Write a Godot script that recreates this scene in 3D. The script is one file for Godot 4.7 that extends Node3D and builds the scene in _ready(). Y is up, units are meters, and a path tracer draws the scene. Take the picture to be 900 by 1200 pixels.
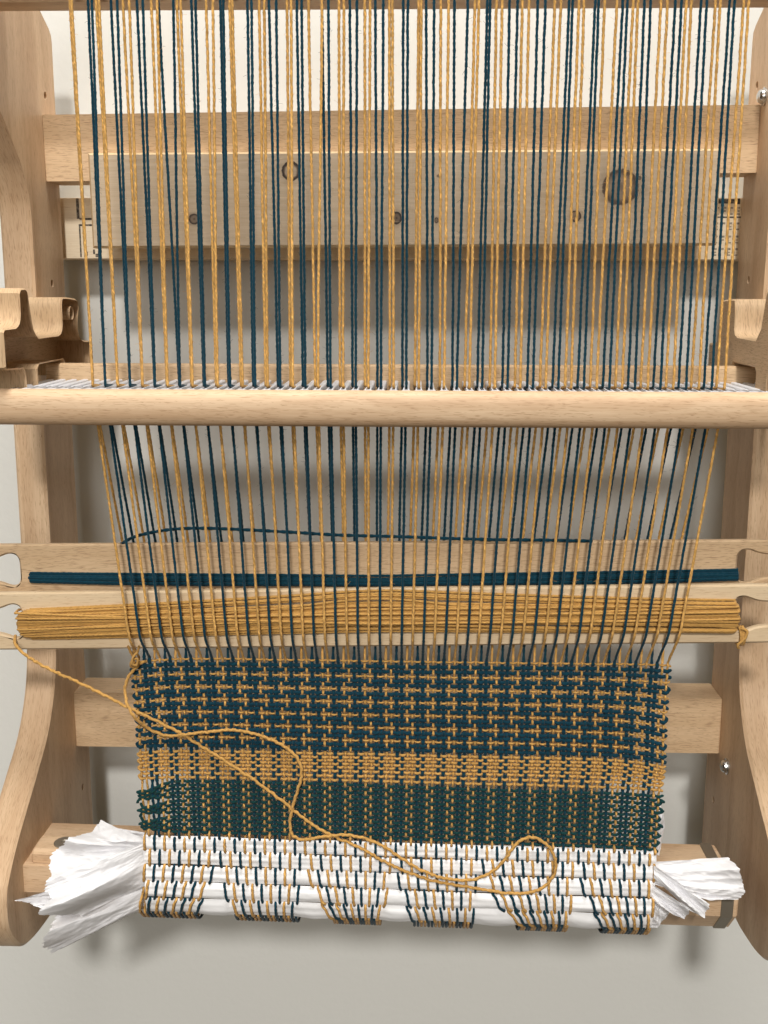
extends Node3D
# A rigid heddle loom standing against a pale wall, with a half-woven band on it.
# Units are metres; x runs across the loom, y up along the warp, z out from the wall.

const PANEL_LEFT := -0.226      # inner faces of the two side panels
const PANEL_RIGHT := 0.2023
const FELL_Y := -0.2005         # top edge of the woven cloth
const BEAM_Y := -0.341          # centre of the cloth beam
const BEAM_Z := 0.0025
const ROLL := 0.029             # radius of the cloth where it turns round the beam
const ENDS := 102               # warp threads
const HEDDLE_Y := -0.0535
const BEAM_TILT := Transform3D(Vector3(0.99982, -0.019, 0), Vector3(0.019, 0.99982, 0), Vector3(0, 0, 1), Vector3(-0.0064, -0.0002, 0))

var rng := RandomNumberGenerator.new()
var wobble := FastNoiseLite.new()
var beech: StandardMaterial3D
var beech_pink: StandardMaterial3D
var beech_pale: StandardMaterial3D
var yarn_mat: StandardMaterial3D
var steel: StandardMaterial3D
var dark_steel: StandardMaterial3D
var paper: StandardMaterial3D
var packed_paper: StandardMaterial3D
var white_plastic: StandardMaterial3D

var mustard := Color(0.54, 0.305, 0.092)
var navy := Color(0.007, 0.041, 0.065)
var teal := Color(0.009, 0.046, 0.047)
var pick_s: Array[float] = []
var pick_colour: Array[Color] = []
var pick_radius: Array[float] = []


# ------------------------------------------------------------------ mesh helpers
class Shape:
	var v := PackedVector3Array()
	var n := PackedVector3Array()
	var t := PackedVector2Array()
	var c := PackedColorArray()
	var i := PackedInt32Array()

	func point(p: Vector3, nn: Vector3, uv: Vector2, col := Color.WHITE) -> int:
		v.append(p)
		n.append(nn)
		t.append(uv)
		c.append(col)
		return v.size() - 1

	func tri(a: int, b: int, d: int) -> void:   # clockwise seen from the side the normals point to
		if (v[b] - v[a]).cross(v[d] - v[a]).dot(n[a] + n[b] + n[d]) > 0.0:
			i.append_array(PackedInt32Array([a, d, b]))
		else:
			i.append_array(PackedInt32Array([a, b, d]))

	func quad(a: int, b: int, d: int, e: int) -> void:
		tri(a, b, d)
		tri(a, d, e)

	func mesh(m: Material) -> ArrayMesh:
		var arr := []
		arr.resize(Mesh.ARRAY_MAX)
		arr[Mesh.ARRAY_VERTEX] = v
		arr[Mesh.ARRAY_NORMAL] = n
		arr[Mesh.ARRAY_TEX_UV] = t
		arr[Mesh.ARRAY_COLOR] = c
		arr[Mesh.ARRAY_INDEX] = i
		var am := ArrayMesh.new()
		am.add_surface_from_arrays(Mesh.PRIMITIVE_TRIANGLES, arr)
		am.surface_set_material(0, m)
		return am


func part(called: String, shape: Shape, m: Material, parent: Node) -> MeshInstance3D:
	var o := MeshInstance3D.new()
	o.name = called
	o.mesh = shape.mesh(m)
	parent.add_child(o, true)
	return o


func thing(called: String, label: String, category: String, group := "") -> Node3D:
	var o := Node3D.new()
	o.name = called
	add_child(o, true)
	tag(o, label, category, group)
	return o


func tag(o: Node, label: String, category: String, group := "") -> void:
	o.set_meta("label", label)
	o.set_meta("category", category)
	if group:
		o.set_meta("group", group)


# A solid drawn along w: outline pts in the (u, v) plane, chamfered at both ends, wood grain along `grain`.
# Each hole is [centre, radius, depth], bored into the end at w1 (hole_at_start: at w0).
func solid(s: Shape, pts: PackedVector2Array, u: Vector3, vv: Vector3, w0: float, w1: float, bevel: float, grain: Vector3, holes := [], hole_at_start := false, soft := 50.0, tint := Color.WHITE) -> void:
	var w := u.cross(vv)
	if Geometry2D.is_polygon_clockwise(pts):
		pts = pts.duplicate()
		pts.reverse()
	var k := pts.size()
	var shift := Vector2(rng.randf(), rng.randf())
	var en := PackedVector2Array()
	for a in k:
		var d := (pts[(a + 1) % k] - pts[a]).normalized()
		en.append(Vector2(d.y, -d.x))
	var inset := PackedVector2Array()
	for a in k:
		var n0 := en[(a + k - 1) % k]
		var n1 := en[a]
		inset.append(pts[a] - (n0 + n1) / maxf(1.0 + n0.dot(n1), 0.3) * bevel)
	var along := absf(w.dot(grain)) > 0.9
	var run := 0.0
	var cosine := cos(deg_to_rad(soft))
	var rings := [[w0, inset], [w0 + bevel, pts], [w1 - bevel, pts], [w1, inset]]
	for a in k:
		var b := (a + 1) % k
		var len_ab := pts[a].distance_to(pts[b])
		var na := en[a]
		var nb := en[a]
		var before := en[(a + k - 1) % k]
		if before.dot(en[a]) > cosine:
			na = (before + en[a]).normalized()
		if en[b].dot(en[a]) > cosine:
			nb = (en[b] + en[a]).normalized()
		for band in 3:
			if band != 1 and bevel <= 0.0:
				continue
			var lift := [-0.7, 0.0, 0.7][band] as float
			var ids := []
			for q in [[a, band], [b, band], [b, band + 1], [a, band + 1]]:
				var ring = rings[q[1]]
				var p2: Vector2 = ring[1][q[0]]
				var n2: Vector2 = na if q[0] == a else nb
				var ww: float = ring[0]
				var pos := u * p2.x + vv * p2.y + w * ww
				var nn := (u * n2.x + vv * n2.y + w * lift).normalized()
				var r := run + (len_ab if q[0] == b else 0.0)
				ids.append(s.point(pos, nn, (Vector2(ww, r) if along else Vector2(r, ww)) + shift, tint))
			s.quad(ids[0], ids[1], ids[2], ids[3])
		run += len_ab
	for end in 2:
		var outline := inset.duplicate()
		var nn := w * (1.0 if end == 1 else -1.0)
		var ww := w1 if end == 1 else w0
		if holes and (end == 0) == hole_at_start:
			for h in holes:
				var ring := PackedVector2Array()
				for q in 17:
					ring.append(h[0] + Vector2.from_angle(-TAU * q / 16.0 + 0.1) * h[1])
				var best := 0
				var near := 1e9
				var pick := 0
				for a in outline.size():
					for q in 16:
						if outline[a].distance_to(ring[q]) < near:
							near = outline[a].distance_to(ring[q])
							best = a
							pick = q
				var joined := PackedVector2Array()
				joined.append_array(outline.slice(0, best + 1))
				for q in 17:
					joined.append(ring[(pick + q) % 16] + (Vector2(1e-6, 1e-6) if q == 16 else Vector2.ZERO))
				joined.append(outline[best] + Vector2(1e-6, 1e-6))
				joined.append_array(outline.slice(best + 1))
				outline = joined
				for q in 16:
					var ids := []
					for e in [[q, 0.0], [q + 1, 0.0], [q + 1, h[2]], [q, h[2]]]:
						var p2: Vector2 = ring[e[0]]
						var n2: Vector2 = (h[0] - p2).normalized()
						ids.append(s.point(u * p2.x + vv * p2.y + w * ww - nn * e[1], u * n2.x + vv * n2.y, Vector2(p2.x, e[1]) + shift, tint))
					s.quad(ids[0], ids[1], ids[2], ids[3])
				var mid := s.point(u * h[0].x + vv * h[0].y + w * ww - nn * h[2], nn, shift, tint)
				for q in 16:
					var ids := [mid]
					for e in [q, q + 1]:
						ids.append(s.point(u * ring[e].x + vv * ring[e].y + w * ww - nn * h[2], nn, shift, tint))
					s.tri(ids[0], ids[1], ids[2])
		var tris := Geometry2D.triangulate_polygon(outline)
		var first := s.v.size()
		var g := grain if not along else u
		var side := nn.cross(g)
		for p2 in outline:
			var pos := u * p2.x + vv * p2.y + w * ww
			s.point(pos, nn, Vector2(pos.dot(g), pos.dot(side)) + shift, tint)
		for a in range(0, tris.size(), 3):
			s.tri(first + tris[a], first + tris[a + 1], first + tris[a + 2])


func rect(x0: float, x1: float, y0: float, y1: float, r := 0.0, steps := 3) -> PackedVector2Array:
	var out := PackedVector2Array()
	if r <= 0.0:
		return PackedVector2Array([Vector2(x0, y0), Vector2(x1, y0), Vector2(x1, y1), Vector2(x0, y1)])
	var corners := [Vector2(x1 - r, y1 - r), Vector2(x0 + r, y1 - r), Vector2(x0 + r, y0 + r), Vector2(x1 - r, y0 + r)]
	for q in 4:
		for e in steps + 1:
			out.append(corners[q] + Vector2.from_angle(PI / 2 * (q + float(e) / steps)) * r)
	return out


func smooth2(pts: Array, steps: int, closed := false) -> PackedVector2Array:
	var out := PackedVector2Array()
	var k := pts.size()
	for a in (k if closed else k - 1):
		var p0: Vector2 = pts[(a + k - 1) % k] if closed else pts[maxi(a - 1, 0)]
		var p1: Vector2 = pts[a]
		var p2: Vector2 = pts[(a + 1) % k]
		var p3: Vector2 = pts[(a + 2) % k] if closed else pts[mini(a + 2, k - 1)]
		for e in steps:
			out.append(p1.cubic_interpolate(p2, p0, p3, float(e) / steps))
	if not closed:
		out.append(pts[k - 1])
	return out


func smooth3(pts: Array, gap: float) -> PackedVector3Array:
	var out := PackedVector3Array()
	var k := pts.size()
	for a in k - 1:
		var p1: Vector3 = pts[a]
		var p2: Vector3 = pts[a + 1]
		var n := maxi(1, int(p1.distance_to(p2) / gap))
		for e in n:
			out.append(p1.cubic_interpolate(p2, pts[maxi(a - 1, 0)], pts[mini(a + 2, k - 1)], float(e) / n))
	out.append(pts[k - 1])
	return out


# Two-ply twisted yarn along a line of points.
func yarn(s: Shape, pts: PackedVector3Array, r: float, colour: Color, ref: Vector3, ply := 0.0028, sides := 8, speck := 0.16, fats := PackedFloat32Array()) -> void:
	var k := pts.size()
	var base := s.v.size()
	var turn := rng.randf() * TAU
	s.v.resize(base + k * sides)
	s.n.resize(base + k * sides)
	s.t.resize(base + k * sides)
	s.c.resize(base + k * sides)
	var ib := s.i.size()
	s.i.resize(ib + (k - 1) * sides * 6)
	var tone := 1.0 + rng.randf_range(-0.08, 0.08)
	var gone := 0.0
	for a in k:
		var d := pts[mini(a + 1, k - 1)] - pts[maxi(a - 1, 0)]
		if a > 0:
			gone += pts[a].distance_to(pts[a - 1])
		d = d.normalized()
		var e1 := (ref - d * ref.dot(d)).normalized()
		var e2 := d.cross(e1)
		var phi := turn + PI * gone / ply * 1.0
		var fat := r * (1.0 + 0.15 * wobble.get_noise_2d(gone * 14000.0, turn * 100.0))
		if fats:
			fat *= fats[a]
		for q in sides:
			var th := TAU * q / sides
			var x := 2.0 * (th - phi)
			var rho := fat * (0.90 + 0.12 * cos(x))
			var slope := -0.24 * sin(x) * fat / rho
			var er := e1 * cos(th) + e2 * sin(th)
			var et := e2 * cos(th) - e1 * sin(th)
			var at := base + a * sides + q
			s.v[at] = pts[a] + er * rho
			s.n[at] = (er - et * slope + d * (slope * rho * PI / ply * 0.6)).normalized()
			s.t[at] = Vector2(gone * 100.0, float(q) / sides)
			var fleck := 1.55 if speck > 0.3 and rng.randf() < 0.13 else 1.0
			var f := fleck * tone * (1.0 + speck * (rng.randf() + rng.randf() - 1.0)) * (0.95 + 0.08 * cos(x))
			s.c[at] = Color(colour.r * f, colour.g * f, colour.b * f)
	for a in k - 1:
		for q in sides:
			var p0 := base + a * sides + q
			var p1 := base + a * sides + (q + 1) % sides
			s.i[ib] = p0
			s.i[ib + 1] = p0 + sides
			s.i[ib + 2] = p1
			s.i[ib + 3] = p1
			s.i[ib + 4] = p0 + sides
			s.i[ib + 5] = p1 + sides
			ib += 6


# A curved sheet of nu by nv points given by place(u, v).
func sheet(s: Shape, nu: int, nv: int, place: Callable) -> void:
	var base := s.v.size()
	for a in nu + 1:
		for b in nv + 1:
			s.point(place.call(float(a) / nu, float(b) / nv), Vector3.ZERO, Vector2(float(a) / nu, float(b) / nv))
	var row := nv + 1
	for a in nu + 1:
		for b in row:
			var du: Vector3 = s.v[base + mini(a + 1, nu) * row + b] - s.v[base + maxi(a - 1, 0) * row + b]
			var dv: Vector3 = s.v[base + a * row + mini(b + 1, nv)] - s.v[base + a * row + maxi(b - 1, 0)]
			var nn := du.cross(dv).normalized()
			s.n[base + a * row + b] = nn
	for a in nu:
		for b in nv:
			var p := base + a * row + b
			s.quad(p, p + 1, p + row + 1, p + row)


func lathe(s: Shape, at: Vector3, axis: Vector3, profile: Array, sides := 20) -> void:   # profile: [radius, height] pairs
	var e1 := axis.cross(Vector3.UP if absf(axis.y) < 0.9 else Vector3.RIGHT).normalized()
	var e2 := axis.cross(e1)
	for a in profile.size() - 1:
		var dr: float = profile[a + 1][0] - profile[a][0]
		var dh: float = profile[a + 1][1] - profile[a][1]
		var out := Vector2(dh, -dr).normalized()
		for q in sides:
			var ids := []
			for e in [[q, a], [q + 1, a], [q + 1, a + 1], [q, a + 1]]:
				var th: float = TAU * e[0] / sides
				var rad := e1 * cos(th) + e2 * sin(th)
				ids.append(s.point(at + rad * profile[e[1]][0] + axis * profile[e[1]][1], (rad * out.x + axis * out.y).normalized(), Vector2(th, profile[e[1]][1])))
			s.quad(ids[0], ids[1], ids[2], ids[3])


# ------------------------------------------------------------------ materials
func wood_image(seed_value: int, base: Color, dark: Color, ray: Color, rays: int, bands: float) -> Image:
	# 2048 x 512 pixels for 0.40 m of grain by 0.10 m across, repeating
	var big := FastNoiseLite.new()
	big.seed = seed_value
	big.frequency = 0.012
	big.fractal_octaves = 3
	var fine := FastNoiseLite.new()
	fine.seed = seed_value + 7
	fine.frequency = 0.21
	fine.fractal_octaves = 2
	var data := PackedByteArray()
	data.resize(2048 * 512 * 3)
	var k := 0
	for y in 512:
		for x in 2048:
			var fx := minf(x, 2048 - x) * 0.5
			var b := big.get_noise_2d(fx * 0.10, y * 0.55 + big.get_noise_2d(fx * 0.5, y * 0.2) * 14.0)
			var f := fine.get_noise_2d(fx * 0.06, y * 1.3)
			var m := clampf(0.42 + b * bands + f * 0.32, 0.0, 1.0)
			data[k] = int(255.0 * lerpf(base.r, dark.r, m))
			data[k + 1] = int(255.0 * lerpf(base.g, dark.g, m))
			data[k + 2] = int(255.0 * lerpf(base.b, dark.b, m))
			k += 3
	var r := RandomNumberGenerator.new()
	r.seed = seed_value
	for q in rays:
		var x0 := r.randi_range(0, 2047)
		var y0 := r.randi_range(0, 511)
		var n := r.randi_range(6, 34)
		var strength := r.randf_range(0.12, 0.55)
		for e in n:
			var at := (((y0 + (1 if e > n / 2 and q % 3 == 0 else 0)) % 512) * 2048 + (x0 + e) % 2048) * 3
			var st := strength * sin(PI * (e + 0.7) / (n + 0.4))
			data[at] = int(lerpf(data[at], ray.r * 255.0, st))
			data[at + 1] = int(lerpf(data[at + 1], ray.g * 255.0, st))
			data[at + 2] = int(lerpf(data[at + 2], ray.b * 255.0, st))
	return Image.create_from_data(2048, 512, false, Image.FORMAT_RGB8, data)


func wood(image: Image, rough: float) -> StandardMaterial3D:
	var m := StandardMaterial3D.new()
	m.albedo_texture = ImageTexture.create_from_image(image)
	m.uv1_scale = Vector3(2.5, 10.0, 1.0)
	m.roughness = rough
	m.metallic_specular = 0.4
	m.vertex_color_use_as_albedo = true
	return m


func plain_mat(colour: Color, rough: float, metal := 0.0) -> StandardMaterial3D:
	var m := StandardMaterial3D.new()
	m.albedo_color = colour
	m.roughness = rough
	m.metallic = metal
	return m


func make_materials() -> void:
	beech = wood(wood_image(3, Color(0.845, 0.735, 0.61), Color(0.745, 0.615, 0.485), Color(0.50, 0.36, 0.24), 7500, 0.75), 0.5)
	beech_pink = wood(wood_image(5, Color(0.825, 0.715, 0.58), Color(0.735, 0.615, 0.475), Color(0.46, 0.34, 0.25), 13000, 0.45), 0.55)
	beech_pale = wood(wood_image(9, Color(0.86, 0.775, 0.65), Color(0.77, 0.665, 0.53), Color(0.62, 0.49, 0.36), 5500, 0.5), 0.5)
	yarn_mat = plain_mat(Color.WHITE, 0.92)
	yarn_mat.vertex_color_use_as_albedo = true
	yarn_mat.metallic_specular = 0.2
	yarn_mat.rim_enabled = true
	yarn_mat.rim = 0.25
	yarn_mat.rim_tint = 0.7
	steel = plain_mat(Color(0.78, 0.78, 0.78), 0.25, 1.0)
	dark_steel = plain_mat(Color(0.62, 0.59, 0.54), 0.5, 0.85)
	paper = plain_mat(Color(0.92, 0.92, 0.935), 0.55)
	paper.backlight_enabled = true
	paper.backlight = Color(0.5, 0.5, 0.5)
	paper.metallic_specular = 0.35
	packed_paper = plain_mat(Color(0.955, 0.955, 0.965), 0.5)
	white_plastic = plain_mat(Color(0.93, 0.935, 0.96), 0.4)
	white_plastic.backlight_enabled = true
	white_plastic.backlight = Color(0.7, 0.7, 0.7)


# ------------------------------------------------------------------ the wall and what is fixed to it
func make_wall() -> void:
	var n := NoiseTexture2D.new()
	n.noise = FastNoiseLite.new()
	n.noise.frequency = 0.03
	n.noise.fractal_octaves = 4
	n.width = 512
	n.height = 512
	n.seamless = true
	n.as_normal_map = true
	n.bump_strength = 1.2
	var m := plain_mat(Color(0.85, 0.85, 0.835), 0.75)
	m.normal_enabled = true
	m.normal_texture = n
	m.normal_scale = 0.35
	m.uv1_scale = Vector3(9, 9, 1)
	var s := Shape.new()
	solid(s, rect(-1.6, 1.6, -1.4, 1.1), Vector3.RIGHT, Vector3.UP, -0.26, -0.16, 0.0, Vector3.RIGHT)
	var o := part("wall", s, m, self)
	tag(o, "plain pale grey painted wall behind the loom", "wall")
	o.set_meta("kind", "structure")


func ink(im: Image, x0: float, x1: float, y0: float, y1: float, strength := 0.9) -> void:   # metres from the lower left corner
	for px in range(int(x0 * 4000), int(x1 * 4000)):
		for py in range(int((0.0383 - y1) * 4000), int((0.0383 - y0) * 4000)):
			if px >= 0 and py >= 0 and px < im.get_width() and py < im.get_height():
				var worn := strength * (0.8 + 0.5 * wobble.get_noise_2d(px * 5.0, py * 5.0))
				im.set_pixel(px, py, im.get_pixel(px, py).lerp(Color(0.07, 0.055, 0.055), clampf(worn, 0.0, 1.0)))


func make_rail() -> void:
	var grain := wood_image(21, Color(0.90, 0.84, 0.74), Color(0.83, 0.75, 0.62), Color(0.72, 0.62, 0.48), 2500, 0.5)
	var im := Image.create(2000, 156, false, Image.FORMAT_RGB8)
	im.blit_rect(grain, Rect2i(0, 40, 2000, 156), Vector2i.ZERO)
	# the stamp at the left end: two outlined boxes, one above the other, and small turned letters
	var x := 0.0415
	ink(im, x, x + 0.0018, 0.025, 0.0383)
	ink(im, x + 0.0018, x + 0.030, 0.0243, 0.0254)
	ink(im, x + 0.0038, x + 0.0052, 0.029, 0.0335)
	ink(im, x + 0.0096, x + 0.0115, 0.0285, 0.033)
	ink(im, x + 0.0128, x + 0.0136, 0.0285, 0.0383)
	ink(im, x + 0.0012, x + 0.030, 0.0203, 0.0215)
	ink(im, x + 0.0010, x + 0.0022, 0.0, 0.0203)
	for q in 4:
		ink(im, x + 0.0108, x + 0.0130, 0.0128 - q * 0.0018, 0.0136 - q * 0.0018, 0.7)
		if q % 2 == 0:
			ink(im, x + 0.0108, x + 0.0114, 0.0112 - q * 0.0018, 0.0132 - q * 0.0018, 0.7)
	ink(im, x + 0.0045, x + 0.0062, 0.001, 0.0034)
	ink(im, x + 0.0096, x + 0.0108, 0.002, 0.005)
	ink(im, x + 0.0112, x + 0.0128, 0.0, 0.0022)
	# the stamp at the right end: rows of block letters under a ruled line
	var xr := 0.4470
	ink(im, xr, xr + 0.0175, 0.0257, 0.0266)
	for row in 4:
		for col in 4:
			var bx := xr + 0.0010 + col * 0.0044
			var by: float = [0.0278, 0.0180, 0.0095, 0.0015][row]
			ink(im, bx, bx + 0.0010, by, by + 0.0050, 0.6)
			ink(im, bx + 0.0012, bx + 0.0026, by + 0.0038, by + 0.0050, 0.55)
			if (row + col) % 2:
				ink(im, bx + 0.0012, bx + 0.0024, by + 0.0018, by + 0.0028, 0.5)
			if (row * 3 + col) % 3 != 1:
				ink(im, bx + 0.0010, bx + 0.0027, by, by + 0.0010, 0.5)
	ink(im, xr, xr + 0.0165, 0.0350, 0.0376, 0.85)
	ink(im, xr + 0.0130, xr + 0.0165, 0.0345, 0.0383, 0.85)
	var m := plain_mat(Color.WHITE, 0.7)
	m.albedo_texture = ImageTexture.create_from_image(im)
	var o := thing("stud_rail", "whitish wood rail with black stamped boxes and letters, fixed on the wall behind the loom", "rail")
	var s := Shape.new()
	solid(s, rect(-0.1583, -0.1205, 0.0193, 0.0576, 0.0015), Vector3.BACK, Vector3.UP, -0.26, 0.24, 0.0, Vector3.RIGHT)
	part("rail_timber", s, beech_pale, o)
	var f := Shape.new()
	var ids := []
	for q in [[0.0, 0.0], [1.0, 0.0], [1.0, 1.0], [0.0, 1.0]]:
		ids.append(f.point(Vector3(-0.26 + 0.5 * q[0], 0.0197 + 0.0375 * q[1], -0.1200), Vector3.BACK, Vector2(q[0], 1.0 - q[1])))
	f.quad(ids[0], ids[1], ids[2], ids[3])
	part("printed_face", f, m, o)


func make_pine_board() -> void:
	# board face 0.374 m by 0.055 m, its knots where they grew
	var w := 1496
	var h := 224
	var knots := [[0.1205, 0.0455, 0.0056, 0.0062, 0.45], [0.0615, 0.0165, 0.0034, 0.0034, 0.75], [0.1835, 0.0165, 0.0032, 0.0040, 0.95], [0.2905, 0.0170, 0.0034, 0.0036, 0.8], [0.3165, 0.0345, 0.0108, 0.0112, 0.62], [0.2075, 0.0150, 0.0012, 0.0018, 0.8], [0.2085, 0.0420, 0.0010, 0.0008, 0.7], [0.3275, 0.0400, 0.0012, 0.0012, 0.7]]
	var n1 := FastNoiseLite.new()
	n1.seed = 31
	n1.frequency = 0.02
	var im := Image.create(w, h, false, Image.FORMAT_RGB8)
	for y in h:
		for x in w:
			var p := Vector2(x * 0.00025, (h - y) * 0.00025)
			var bend := 0.0
			var dark := 0.0
			var reach := 1e9
			for kn in knots:
				var d := Vector2((p.x - kn[0]) / kn[2], (p.y - kn[1]) / kn[3])
				var l := d.length() + 0.07 * n1.get_noise_2d(x * 4.0, y * 4.0)
				bend += kn[3] * 1.6 * signf(d.y) * exp(-absf(d.y) * 0.6) * exp(-d.x * d.x * 0.11)
				reach = minf(reach, l)
				if l < 1.0:
					var rim := smoothstep(0.55, 0.9, l) * (1.0 - smoothstep(0.93, 1.0, l))
					dark = maxf(dark, kn[4] * (0.45 + 0.5 * rim + 0.3 * (1.0 - smoothstep(0.0, 0.3, l))) if kn[4] > 0.5 else kn[4] * 1.7 * rim + 0.12)
				elif l < 1.6:
					dark = maxf(dark, (1.6 - l) * 0.28 * kn[4])
			var gy := (p.y - bend) * 4000.0
			var band := n1.get_noise_2d(x * 0.10, gy * 2.2) * 0.5 + n1.get_noise_2d(x * 0.25, gy * 9.0) * 0.35
			var col := Color(0.78, 0.71, 0.615).lerp(Color(0.68, 0.60, 0.495), clampf(0.4 + band, 0.0, 1.0))
			im.set_pixel(x, y, col.lerp(Color(0.13, 0.075, 0.04), clampf(dark * 1.25, 0.0, 0.96)))
	var r := RandomNumberGenerator.new()
	r.seed = 5
	for q in 60:   # pale scratches
		var x0 := r.randi_range(5, w - 80)
		var y0 := r.randi_range(4, h - 6)
		for e in r.randi_range(8, 45):
			im.set_pixel(x0 + e, y0 + int(e * 0.03 * (q % 5 - 2)), im.get_pixel(x0 + e, y0).lerp(Color(0.9, 0.82, 0.66), 0.5))
	var m := plain_mat(Color.WHITE, 0.6)
	m.albedo_texture = ImageTexture.create_from_image(im)
	var o := thing("pine_board", "knotty pale pine board lying across the upper crossbar behind the warp threads", "board")
	var s := Shape.new()
	solid(s, rect(-0.187, 0.187, -0.0275, 0.0275), Vector3.RIGHT, Vector3.UP, 0.0, 0.0112, 0.0012, Vector3.RIGHT, [], false, 50.0, Color(0.92, 0.9, 0.8))
	part("board_timber", s, beech_pale, o)
	var f := Shape.new()
	var ids := []
	for q in [[0.0, 0.0], [1.0, 0.0], [1.0, 1.0], [0.0, 1.0]]:
		ids.append(f.point(Vector3(-0.1858 + 0.3716 * q[0], -0.0263 + 0.0526 * q[1], 0.0116), Vector3.BACK, Vector2(q[0], 1.0 - q[1])))
	f.quad(ids[0], ids[1], ids[2], ids[3])
	part("board_face", f, m, o)
	o.position = Vector3(-0.0090, 0.0531, -0.0845)
	o.rotation.z = 0.0058


# ------------------------------------------------------------------ the loom
func make_loom() -> void:
	var o := thing("rigid_heddle_loom", "beech wood table loom frame with two curved side panels and crossbars", "loom")
	var flare := smooth2([Vector2(-0.0151, -0.3857), Vector2(0.0143, -0.3818), Vector2(0.0322, -0.3754), Vector2(0.0443, -0.3644), Vector2(0.0517, -0.3528), Vector2(0.0532, -0.3414), Vector2(0.0511, -0.3296), Vector2(0.0437, -0.3207), Vector2(0.0304, -0.3095), Vector2(0.0096, -0.296), Vector2(-0.0074, -0.2849), Vector2(-0.0285, -0.270), Vector2(-0.0440, -0.2500), Vector2(-0.0520, -0.2280), Vector2(-0.0540, -0.200)], 4)
	flare.append(Vector2(-0.0543, -0.08))
	flare.append(Vector2(-0.0543, 0.01))
	flare.append_array(smooth2([Vector2(-0.0541, 0.035), Vector2(-0.0525, 0.0505), Vector2(-0.0437, 0.0664), Vector2(-0.0358, 0.0745), Vector2(-0.0255, 0.0840), Vector2(-0.0148, 0.0928), Vector2(0.0, 0.1035), Vector2(0.02, 0.117), Vector2(0.038, 0.130), Vector2(0.05, 0.145), Vector2(0.0535, 0.160), Vector2(0.051, 0.174), Vector2(0.043, 0.185), Vector2(0.03, 0.191), Vector2(0.01, 0.193)], 4))
	flare.append_array(PackedVector2Array([Vector2(-0.04, 0.186), Vector2(-0.082, 0.1695), Vector2(-0.1075, 0.1575), Vector2(-0.1118, 0.154), Vector2(-0.1129, 0.149), Vector2(-0.1129, -0.376), Vector2(-0.1110, -0.382), Vector2(-0.105, -0.3857)]))
	var left := Shape.new()
	solid(left, flare, Vector3.BACK, Vector3.UP, 0.226, 0.2445, 0.0016, Vector3.UP, [[[Vector2(-0.0932, 0.1152)][0], 0.0024, 0.012], [[Vector2(-0.0865, 0.0036)][0], 0.0024, 0.012], [[Vector2(-0.0928, -0.3345)][0], 0.0024, 0.012]], true, 40.0)
	part("side_panel", left, beech, o)
	var right := Shape.new()
	solid(right, flare, Vector3.BACK, Vector3.UP, -0.2208, -0.2023, 0.0016, Vector3.UP, [[[Vector2(-0.0958, 0.1204)][0], 0.0024, 0.012], [[Vector2(-0.0872, 0.0066)][0], 0.0024, 0.012], [[Vector2(-0.0895, -0.3354)][0], 0.0024, 0.012]], false, 40.0)
	part("side_panel", right, beech, o)
	var bar := Shape.new()
	solid(bar, rect(-0.1125, -0.0848, -0.0193, 0.0193), Vector3.BACK, Vector3.UP, -0.2023, 0.226, 0.0006, Vector3.RIGHT)
	var b := part("crossbar", bar, beech_pink, o)
	b.position.y = 0.0862
	b.rotation.z = 0.0115
	bar = Shape.new()
	solid(bar, rect(-0.1125, -0.0835, -0.0190, 0.0190), Vector3.BACK, Vector3.UP, -0.2023, 0.226, 0.0006, Vector3.RIGHT)
	b = part("crossbar", bar, beech_pink, o)
	b.position.y = -0.2812
	b.rotation.z = 0.003
	# back beam at the top, eight-sided
	var beam := Shape.new()
	var oct := PackedVector2Array()
	for q in 8:
		oct.append(Vector2.from_angle(TAU * (q + 0.5) / 8) * 0.0236 + Vector2(0.0, 0.1655))
	solid(beam, oct, Vector3.BACK, Vector3.UP, -0.2015, 0.2252, 0.001, Vector3.RIGHT, [], false, 20.0)
	part("back_beam", beam, beech, o)
	# cloth beam at the bottom with the warp slat lying on it
	beam = Shape.new()
	solid(beam, PackedVector2Array([Vector2(0.0245, -0.3322), Vector2(0.0245, -0.3490), Vector2(0.013, -0.3625), Vector2(-0.015, -0.3625), Vector2(-0.028, -0.349), Vector2(-0.028, -0.3322)]), Vector3.BACK, Vector3.UP, -0.2005, 0.2235, 0.0011, Vector3.RIGHT, [], false, 20.0)
	part("cloth_beam", beam, beech, o).transform = BEAM_TILT
	var slat := Shape.new()
	solid(slat, PackedVector2Array([Vector2(0.0215, -0.3318), Vector2(0.0215, -0.3265), Vector2(0.0180, -0.3245), Vector2(0.0040, -0.3240), Vector2(0.0030, -0.3318)]), Vector3.BACK, Vector3.UP, -0.2000, 0.2095, 0.0014, Vector3.RIGHT, [], false, 20.0)
	part("warp_slat", slat, beech, o).transform = BEAM_TILT
	for x in [-0.1925, 0.1880]:
		var washer := Shape.new()
		lathe(washer, Vector3(x, -0.3243, 0.0112), Vector3(0.0, 1.0, 0.036).normalized(), [[0.0064, 0.0], [0.0064, 0.0005], [0.0058, 0.0009], [0.0024, 0.0009], [0.0019, 0.0004], [0.0, 0.0004]])
		part("washer", washer, dark_steel, o).transform = BEAM_TILT
	var clip := Shape.new()
	solid(clip, PackedVector2Array([Vector2(0.0253, -0.3314), Vector2(0.0253, -0.3494), Vector2(0.0135, -0.3634), Vector2(-0.0155, -0.3634), Vector2(-0.0288, -0.3494), Vector2(-0.0288, -0.3314)]), Vector3.BACK, Vector3.UP, -0.1975, -0.1905, 0.0003, Vector3.RIGHT, [], false, 20.0)
	part("metal_clip", clip, dark_steel, o).transform = BEAM_TILT
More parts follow.
